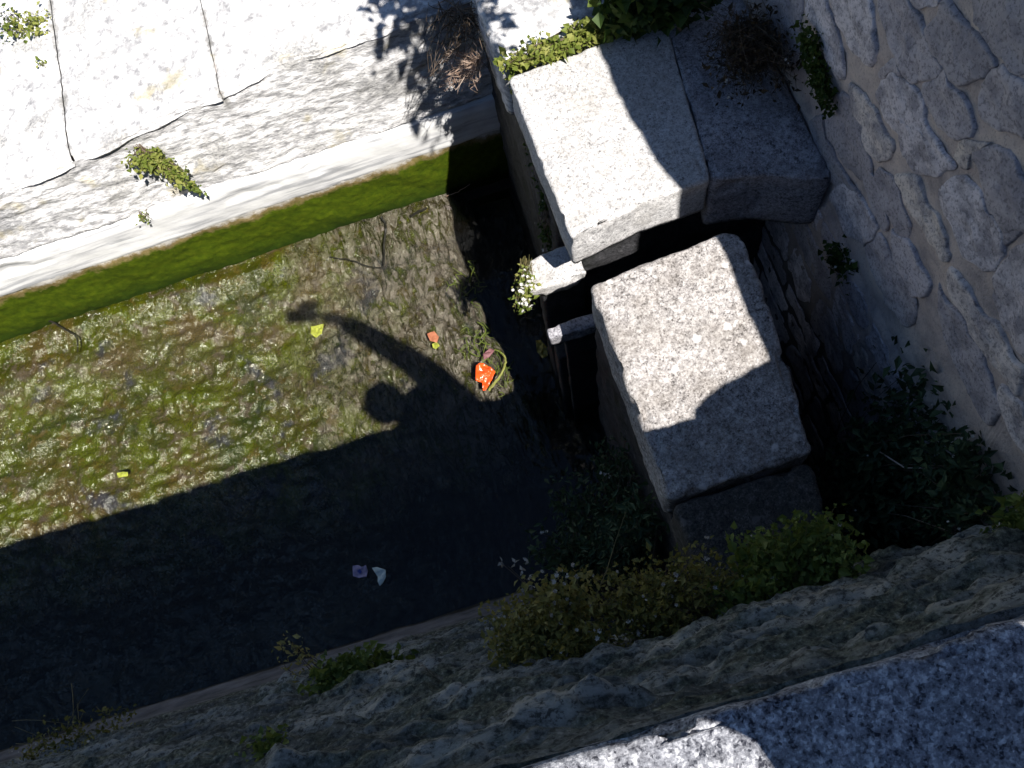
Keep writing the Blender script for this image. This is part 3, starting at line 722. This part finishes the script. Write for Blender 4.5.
# the weed belt on the ledge
plant('ledge_weed', 'olive flowering weed at the left end of the weed belt on the rock bank', 'weed', (-.06, .13, 1.5),
      [(P(515, 625, 1.48), (.075, .07, .08), 1300, .5), (P(560, 600, 1.52), (.085, .07, .09), 1400, .55), (P(515, 660, 1.55), (.06, .05, .06), 800, .45), (P(580, 645, 1.6), (.075, .06, .05), 800, .35)], L_OLIVE, STEM_G, (.015, .008), 240, .0010, .17, FLOWER_D, .0046, spread=.06)
plant('ledge_weed', 'browning tangled weed in the middle of the weed belt below the block pier', 'weed', (.16, .11, 1.5),
      [(P(620, 595, 1.5), (.10, .07, .09), 1200, .4), (P(680, 575, 1.5), (.10, .06, .09), 1200, .42), (P(650, 620, 1.58), (.10, .05, .06), 900, .3), (P(725, 590, 1.5), (.08, .06, .07), 900, .42)], L_OLIVE, STEM_B, (.014, .007), 280, .0010, .17, FLOWER_D, .0044, spread=.08)
plant('ledge_weed', 'leafy green weed at the right end of the weed belt against the rock', 'weed', (.42, .11, 1.5),
      [(P(770, 555, 1.5), (.09, .07, .09), 1300, .5), (P(815, 540, 1.5), (.08, .07, .08), 1400, .55), (P(840, 565, 1.55), (.06, .05, .06), 800, .6), (P(745, 600, 1.55), (.08, .05, .06), 800, .38)], L_GREEN, STEM_G, (.016, .012), 160, .0011, .10, FLOWER_D, .0040, spread=.07)
plant('ledge_weed', 'small green sprout on the rock at the right edge, beside the rubble wall', 'weed', P(1010, 540, 1.6), [(P(1012, 520, 1.66), (.05, .04, .04), 260, .5)], L_GREEN, STEM_G, (.018, .013), 20)
# a pale seed stalk and a long bare stem
st = MB()
for a, bq in (((500, 562), (540, 600)), ((508, 566), (540, 600)), ((520, 572), (540, 600))): st.tube([P(*bq, 1.5), P((a[0]+bq[0])/2, (a[1]+bq[1])/2-2, 1.52), P(*a, 1.54)], .0016, .0007, 4, .6)
sr = empty('seed_stalk', P(540, 600, 1.5), 'pale seed stalk leaning over the dark water from the weed belt', 'stalk'); st.build('stem', STEM_B, sr)
st = MB()
for q in ((502, 562), (515, 563), (522, 570), (529, 577), (528, 560), (532, 586)): 
    for _ in range(3): st.leaf(P(*q, 1.53), rv(), rv(), .014, .008, rnd.random())
st.build('seed_heads', FLOWER_D, sr)
st = MB(); st.tube([P(590, 610, 1.55), P(607, 570, 1.6), P(616, 540, 1.65), P(626, 512, 1.7)], .0014, .0008, 4, .8)
tag(st.build('bare_stem', STEM_G), 'long bare stem rising out of the weed belt before the block pier', 'stalk')
# left bank plants
plant('bank_weed', 'green leafy weed on the rock bank left of the weed belt', 'weed', P(345, 690, 1.02), [(P(360, 668, 1.06), (.07, .05, .05), 420, .55), (P(397, 664, 1.05), (.05, .035, .03), 200, .45), (P(322, 688, 1.06), (.07, .05, .04), 320, .4), (P(335, 672, 1.07), (.05, .05, .04), 220, .45)], L_GREEN, STEM_G, (.020, .014), 40, .0014, spread=.05)
plant('bank_sprig', 'brownish sprig sticking up over the dark water from the rock bank', 'weed', (-.80, .34, .7), [(P(290, 652, .95), (.05, .03, .05), 60, .8), (P(280, 642, .98), (.02, .02, .03), 30, .9)], L_OLIVE, STEM_B, (.018, .008), 8, .0016)
plant('bank_weed', 'dark green weed at the bottom of the photo on the rock bank', 'weed', P(282, 770, 1.5), [(P(268, 750, 1.56), (.06, .045, .045), 340, .5), (P(300, 762, 1.56), (.05, .045, .04), 220, .4)], L_GREEN, STEM_G, (.016, .011), 30, .0014)
plant('bank_weed', 'thin straggling weed by the waterline of the rock bank', 'weed', P(75, 748, .62), [(P(60, 745, .68), (.13, .06, .05), 260, .4), (P(105, 728, .66), (.10, .06, .05), 220, .4), (P(30, 760, .68), (.1, .05, .05), 160, .4)], L_OLIVE, STEM_G, (.015, .008), 36, .001, .35, FLOWER_D, .0045, spread=.2)
# on the pier's side and ledge
plant('daisy_tuft', 'tuft of small white flowers on the sunlit ledge under the pier corner', 'flowers', (.165, 1.40, .90), [(P(524, 285, .93), (.035, .04, .05), 130, .6), (P(521, 303, .85), (.03, .04, .06), 130, .4)], L_BRIGHT, STEM_G, (.014, .009), 60, .0010, .5, FLOWER, .0058, hang=.4)
plant('pier_creeper', 'dark creeper with white specks on the shaded side of the pier', 'creeper', (.262, 1.50, .95), [(P(546, 190, 1.0), (.02, .06, .10), 180, .4), (P(540, 165, .9), (.02, .06, .10), 120, .3), (P(548, 240, .75), (.025, .05, .14), 180, .3), (P(528, 120, 1.05), (.015, .05, .08), 90, .4)], L_IVY, STEM_B, (.014, .010), 40, .001, .35, FLOWER, .0032, hang=.6)
# the shrub on top of the rubble wall whose overhanging branches shade the end of the pale wall
plant('wall_bush', 'leafy shrub on top of the rubble wall, its branches reaching out over the pier', 'bush', (1.12, 1.75, 3.34),
      [((.50, 1.62, 2.74), (.19, .36, .10), 2600, .5), ((.66, 1.85, 2.78), (.16, .26, .12), 1500, .5), ((.26, 1.98, 2.72), (.20, .24, .10), 2400, .5), ((.06, 2.22, 2.74), (.14, .16, .08), 900, .5), ((.58, 1.2, 2.72), (.10, .16, .06), 320, .5), ((.95, 1.8, 3.0), (.25, .3, .15), 600, .5)], L_IVY, STEM_B, (.05, .032), 70, .006, spread=.06)

# water weed strands
def strand(pts, r, mat_t=.5, mb=None):
    P_ = [at(x, y, z) for x, y, z in pts]; Q = []
    for i in range(len(P_)-1):
        p0, p1, p2, p3 = P_[max(0, i-1)], P_[i], P_[i+1], P_[min(len(P_)-1, i+2)]
        for k in range(5):
            t = k/5; Q.append(.5*((2*p1)+(p2-p0)*t+(2*p0-5*p1+4*p2-p3)*t*t+(3*p1-p0-3*p2+p3)*t**3)+rv(.0015))
    Q.append(P_[-1]); mb.tube(Q, r, r*.6, 5, mat_t)
def ws(pts, r, t):
    mb = MB(); strand(pts, r, t, mb); mb.build('strand', L_BRIGHT, wk)
wk = empty('water_weed', at(490, 360, 0), 'curling strands of green water weed round the orange scrap', 'water weed')
ws([(489, 390, .01), (494, 384, .03), (501, 374, .035), (506, 362, .03), (503, 354, .02)], .0065, .95)
ws([(503, 354, .02), (495, 350, .015), (487, 358, .02), (480, 365, .01)], .004, .5)
ws([(478, 322, .01), (486, 330, .03), (480, 340, .02), (490, 345, .02)], .0035, .35)
ws([(466, 340, .01), (470, 352, .02), (480, 356, .02), (474, 342, .015), (480, 330, .02)], .003, .3)
for k in range(60):
    x, y = rnd.choice([(rnd.uniform(462, 492), rnd.uniform(322, 362)), (rnd.uniform(486, 508), rnd.uniform(355, 394)), (rnd.uniform(455, 480), rnd.uniform(265, 300))])
    ws([(x, y, .005), (x+rnd.uniform(-7, 7), y+rnd.uniform(-7, 7), .015), (x+rnd.uniform(-12, 12), y+rnd.uniform(-12, 12), .008)], .0018, rnd.random()*.6)

# ------------------------------------------------------------------ litter, leaves, sticks
def scrap(name, label, cat, pxs, z, mat, crumple=.006, th=.0015, n=14, lift=.0, group=None, fold=None):
    """a small crumpled sheet with its own thickness; pxs is its outline"""
    P_ = [at(x, y, z) for x, y in pxs]; c = sum(P_, Vector())/len(P_)
    D = []
    for i in range(len(P_)):
        for k in range(5): D.append(P_[i].lerp(P_[(i+1) % len(P_)], k/5))
    m_ = len(D); V, Fs = [], []
    for side in (0, 1):
        for r in range(n):
            s = 1-r/n
            for d in D:
                q = c+(d-c)*s; q = q.copy()
                h = crumple*(fbm(q*60, 3)+.8*abs(fbm(q*25+Vector((3, 1, 2)), 2))*2)
                q.z += h+lift+(th if side == 0 else 0); V.append(q)
        V.append(c+Vector((0, 0, lift+crumple*fbm(c*60, 3)+(th if side == 0 else 0))))
    per = n*m_+1
    for side in (0, 1):
        o_ = side*per
        for r in range(n-1):
            for i in range(m_):
                q = (o_+r*m_+i, o_+r*m_+(i+1) % m_, o_+(r+1)*m_+(i+1) % m_, o_+(r+1)*m_+i); Fs.append(q if side else q[::-1])
        for i in range(m_):
            q = (o_+(n-1)*m_+i, o_+(n-1)*m_+(i+1) % m_, o_+n*m_); Fs.append(q if side else q[::-1])
    for i in range(m_): Fs.append((i, (i+1) % m_, per+(i+1) % m_, per+i))
    return tag(mesh(name, V, Fs, mat), label, cat, group)
ORANGE = flat_mat('orange plastic', (.72, .075, .008), .35, .5, .2, 40, .4)
PINK = flat_mat('faded pink paper', (.16, .07, .075), .6)
RUST = flat_mat('rust leaf', (.28, .10, .05), .6)
YEL = flat_mat('yellow leaf', (.22, .24, .03), .5, .3, .5, 80)
YEL2 = flat_mat('mottled yellow leaf', (.20, .15, .02), .5, .4, .5, 60)
WHT = flat_mat('white plastic', (.55, .66, .62), .4, .5, .15)
LIL = flat_mat('lilac wrapper', (.30, .26, .40), .4, .5, .3, 50)
BLUE = flat_mat('blue print', (.03, .05, .25), .4)
scrap('plastic_scrap', 'crumpled bright orange plastic scrap caught in green water weed', 'litter', [(476, 365), (483, 363.5), (490, 367), (495.5, 372), (492, 380), (486, 391), (483, 391), (482.5, 383), (476, 381)], .03, ORANGE, .010)
scrap('paper_scrap', 'small faded pink scrap just above the orange plastic scrap', 'litter', [(483, 354), (490, 348.5), (495, 351), (489, 358), (484, 360)], .022, PINK, .006)
scrap('fallen_leaf', 'small reddish leaf on the sunlit water above the head shaped shadow', 'leaf', [(427, 334), (434, 331), (439, 337), (437, 343), (430, 341)], .008, RUST, .004)
scrap('fallen_leaf', 'yellow leaf fragment touching the reddish leaf on the sunlit water', 'leaf', [(432, 344), (437, 342), (440, 346), (436, 349), (433, 348)], .008, YEL, .003)
scrap('fallen_leaf', 'mottled yellow leaf by the sunlit end of the thin stone bar', 'leaf', [(536, 341), (541, 340), (547, 348), (548, 356), (543, 359), (537, 352)], .30, YEL2, .008)
scrap('fallen_leaf', 'yellow green leaf lying in the shadow of the raised hand', 'leaf', [(311, 327), (324, 324), (322, 334), (316, 338), (311, 334)], .008, YEL, .004)
scrap('fallen_leaf', 'small bright yellow leaf alone on the mossy water at the left', 'leaf', [(117, 473), (123, 472), (128, 472), (128, 476), (123, 477), (118, 478)], .008, YEL, .003)
wr = scrap('wrapper', 'lilac wrapper with a blue mark in the dark water beside the white scrap', 'litter', [(353, 566), (358, 565), (362, 567), (366, 565), (368, 571), (367, 577), (359, 578), (353, 576)], .006, LIL, .004)
bm_ = scrap('printed_mark', None, None, [(357, 571), (360, 569), (362, 572), (360, 574)], .0115, BLUE, .001); bm_.parent = wr
scrap('plastic_scrap', 'torn white plastic scrap in the dark water beside the lilac wrapper', 'litter', [(372, 568), (377, 567), (386, 570), (386, 577), (383, 583), (380, 586), (378, 582), (378, 577)], .008, WHT, .004)
def stick(label, pts, r, mat=STEM_B, name='stick'):
    mb = MB(); strand(pts, r, .1, mb); return tag(mb.build(name, mat, None), label, 'stick')
STK = flat_mat('wet black stick', (.012, .011, .008), .5)
stick('dark twig pointing from the mossy wall foot into the sunlit water', [(381, 217, .03), (386, 226, .025), (384, 245, .02), (384, 265, .012)], .006, STK)
stick('short dark stick lying by the moss near the shadowed corner', [(411, 216, .03), (420, 211, .035), (427, 208, .03)], .007, STK)
stick('crooked thin twig at the moss edge on the left', [(47, 319, .03), (62, 328, .02), (76, 337, .015), (78, 352, .012)], .005, STK)
stick('thin twig lying across the sunlit water below the mossy wall', [(330, 257, .01), (350, 260, .015), (368, 266, .015), (384, 268, .01)], .003, STK)
stick('pale thin stem in the black shade under the pier', [(447, 196, .02), (458, 192, .03), (470, 184, .05)], .002, TWIG)

# ------------------------------------------------------------------ the photographer (behind the camera; casts the shadow on the water)
def skin(name, joints, edges, mat, parent, sub=2):
    off = parent_loc(parent); me = bpy.data.meshes.new(name)
    me.from_pydata([tuple(Vector(j[0])-off) for j in joints], edges, []); me.materials.append(mat)
    o = bpy.data.objects.new(name, me); C.objects.link(o); o.parent = parent
    md = o.modifiers.new('skin', 'SKIN'); md.use_smooth_shade = True
    for i, j in enumerate(joints):
        sv_ = me.skin_vertices[0].data[i]; r = j[1]; sv_.radius = r if isinstance(r, tuple) else (r, r); sv_.use_root = (i == 0)
    s_ = o.modifiers.new('sub', 'SUBSURF'); s_.levels = s_.render_levels = sub
    return o
SKIN = flat_mat('skin', (.42, .25, .18), .5, .3, .08); JACK = flat_mat('dark blue jacket', (.03, .04, .07), .8)
TROU = flat_mat('grey trousers', (.06, .06, .065), .85); HAIR = flat_mat('dark hair', (.02, .014, .01), .6); SHOE = flat_mat('black shoes', (.015, .015, .015), .5)
PHONE = flat_mat('black phone', (.01, .01, .012), .2, .5, .1)
per = empty('person', (.44, -.62, 1.42), 'person in a dark jacket leaning at the parapet, one arm raised with a phone', 'person')
pel = Vector((.46, -.66, 2.33)); chest = Vector((.45, -.50, 2.72)); neckb = Vector((.385, -.395, 2.905)); head = Vector((.226, -.286, 3.09))
shR = Vector((.53, -.355, 2.88)); elR = Vector((.40, -.18, 3.16)); wrR = Vector((.20, -.02, 3.40)); hand = Vector((.13, -.005, 3.455))
shL = Vector((.35, -.33, 2.90)); elL = Vector((.30, -.60, 2.66)); wrL = Vector((.36, -.56, 2.42))
body = skin('body', [(pel, .13), (chest, (.15, .11)), (neckb, .065), (neckb.lerp(head, .45), .055), (head.lerp(neckb, .12), .078), (head, .092), (head+Vector((-.03, .02, .07)), .07),
     (shR, .06), (elR, .043), (wrR, .029), (hand, (.042, .02)), (shL, .06), (elL, .043), (wrL, .029), (wrL+Vector((.05, .07, -.03)), (.042, .018)),
     (pel+Vector((-.09, 0, -.06)), .09), (Vector((.37, -.60, 1.90)), .06), (Vector((.36, -.66, 1.52)), .042), (Vector((.35, -.57, 1.46)), .04),
     (pel+Vector((.09, 0, -.06)), .09), (Vector((.56, -.64, 1.90)), .06), (Vector((.57, -.70, 1.52)), .042), (Vector((.57, -.61, 1.46)), .04)],
     [(0, 1), (1, 2), (2, 3), (3, 4), (4, 5), (5, 6), (1, 7), (7, 8), (8, 9), (9, 10), (1, 11), (11, 12), (12, 13), (13, 14), (0, 15), (15, 16), (16, 17), (17, 18), (0, 19), (19, 20), (20, 21), (21, 22)], SKIN, per)
skin('jacket', [(pel+Vector((0, 0, -.03)), (.165, .135)), (chest, (.19, .135)), (neckb-Vector((0, 0, .01)), .105), (shR, .095), (elR, .066), (wrR.lerp(elR, -.02), .045), (shL, .068), (elL, .058), (wrL.lerp(elL, .12), .042), (Vector((.455, -.365, 2.945)), .095), (Vector((.325, -.205, 3.01)), .105), (Vector((.42, -.29, 3.02)), .08)],
     [(0, 1), (1, 2), (1, 3), (3, 4), (4, 5), (1, 6), (6, 7), (7, 8), (2, 9), (2, 10), (9, 11)], JACK, per)
skin('trousers', [(pel-Vector((0, 0, .02)), .15), (pel+Vector((-.09, 0, -.08)), .105), (Vector((.37, -.60, 1.90)), .075), (Vector((.36, -.66, 1.53)), .058),
     (pel+Vector((.09, 0, -.08)), .105), (Vector((.56, -.64, 1.90)), .075), (Vector((.57, -.70, 1.53)), .058)], [(0, 1), (1, 2), (2, 3), (0, 4), (4, 5), (5, 6)], TROU, per)
for x, y in ((.355, -.66), (.57, -.70)):
    skin('shoe', [((x, y-.04, 1.465), .045), ((x, y+.08, 1.455), (.045, .035)), ((x, y+.17, 1.45), (.04, .026))], [(0, 1), (1, 2)], SHOE, per)
def hair_fn(u, v):
    a = u*math.tau; b = (v-.5)*math.pi; d = Vector((math.cos(b)*math.cos(a), math.cos(b)*math.sin(a), math.sin(b)))
    r = .092+.010*fbm(d*3.5, 3); face_ = max(0, d.dot(Vector((-.1, .9, -.42)).normalized())-.35)
    q = head+Vector((0, -.012, .012))+Vector((d.x*.96, d.y*1.05, d.z*1.05))*(r-.05*face_)
    return q
grid('hair', 28, 18, hair_fn, HAIR, per)
fwd = Vector((-.15, .55, -.82)).normalized(); side = Vector((1, .2, 0)).cross(fwd).cross(fwd).normalized()
for sx in (-1, 1):
    mb = MB(); mb.dot(head+fwd*.082+Vector((sx*.032, .02, .02)), .013, .5); mb.build('eye', SHOE, per)
    skin('ear', [(head+Vector((sx*.095, -.01, 0)), .012), (head+Vector((sx*.10, -.02, .03)), .014)], [(0, 1)], SKIN, per, 1)
skin('nose', [(head+fwd*.085, .012), (head+fwd*.115+Vector((0, -.01, -.01)), .013)], [(0, 1)], SKIN, per, 1)
# phone: plate square to the view, lens at its corner just behind the camera
pc = Vector((0, 0, CAMH)) - dv*.012
ph = empty('phone', pc, 'black phone held up over the parapet in a raised hand', 'phone')
ax = (Vector((.95, -.20, -.1))).normalized(); ax = (ax-dv*ax.dot(dv)).normalized(); ay = dv.cross(ax)
V = []
for k in (0, 1):
    for a, b_ in ((-.014, -.045), (.125, -.045), (.125, .018), (-.014, .018)): V.append(pc+ax*a+ay*b_-dv*(.008*k))
mesh('phone_case', V, [(0, 1, 2, 3), (7, 6, 5, 4), (0, 4, 5, 1), (1, 5, 6, 2), (2, 6, 7, 3), (3, 7, 4, 0)], PHONE, ph, False)
for k, (t, ln) in enumerate(((.04, .075), (.06, .085), (.08, .083), (.10, .065))):
    a0 = pc+ax*(t+.03)+ay*(-.075)-dv*.02; 
    skin('finger', [(hand.lerp(a0, .55), .010), (a0, .0095), (pc+ax*(t+.01)+ay*(-.055)-dv*(-.008), .009), (pc+ax*(t+.0)+ay*(-.03)-dv*(-.010), .008)], [(0, 1), (1, 2), (2, 3)], SKIN, per, 1)
skin('thumb', [(hand, .014), (pc+ax*.11+ay*(-.03)-dv*.022, .011), (pc+ax*.07+ay*(-.01)-dv*.02, .010)], [(0, 1), (1, 2)], SKIN, per, 1)
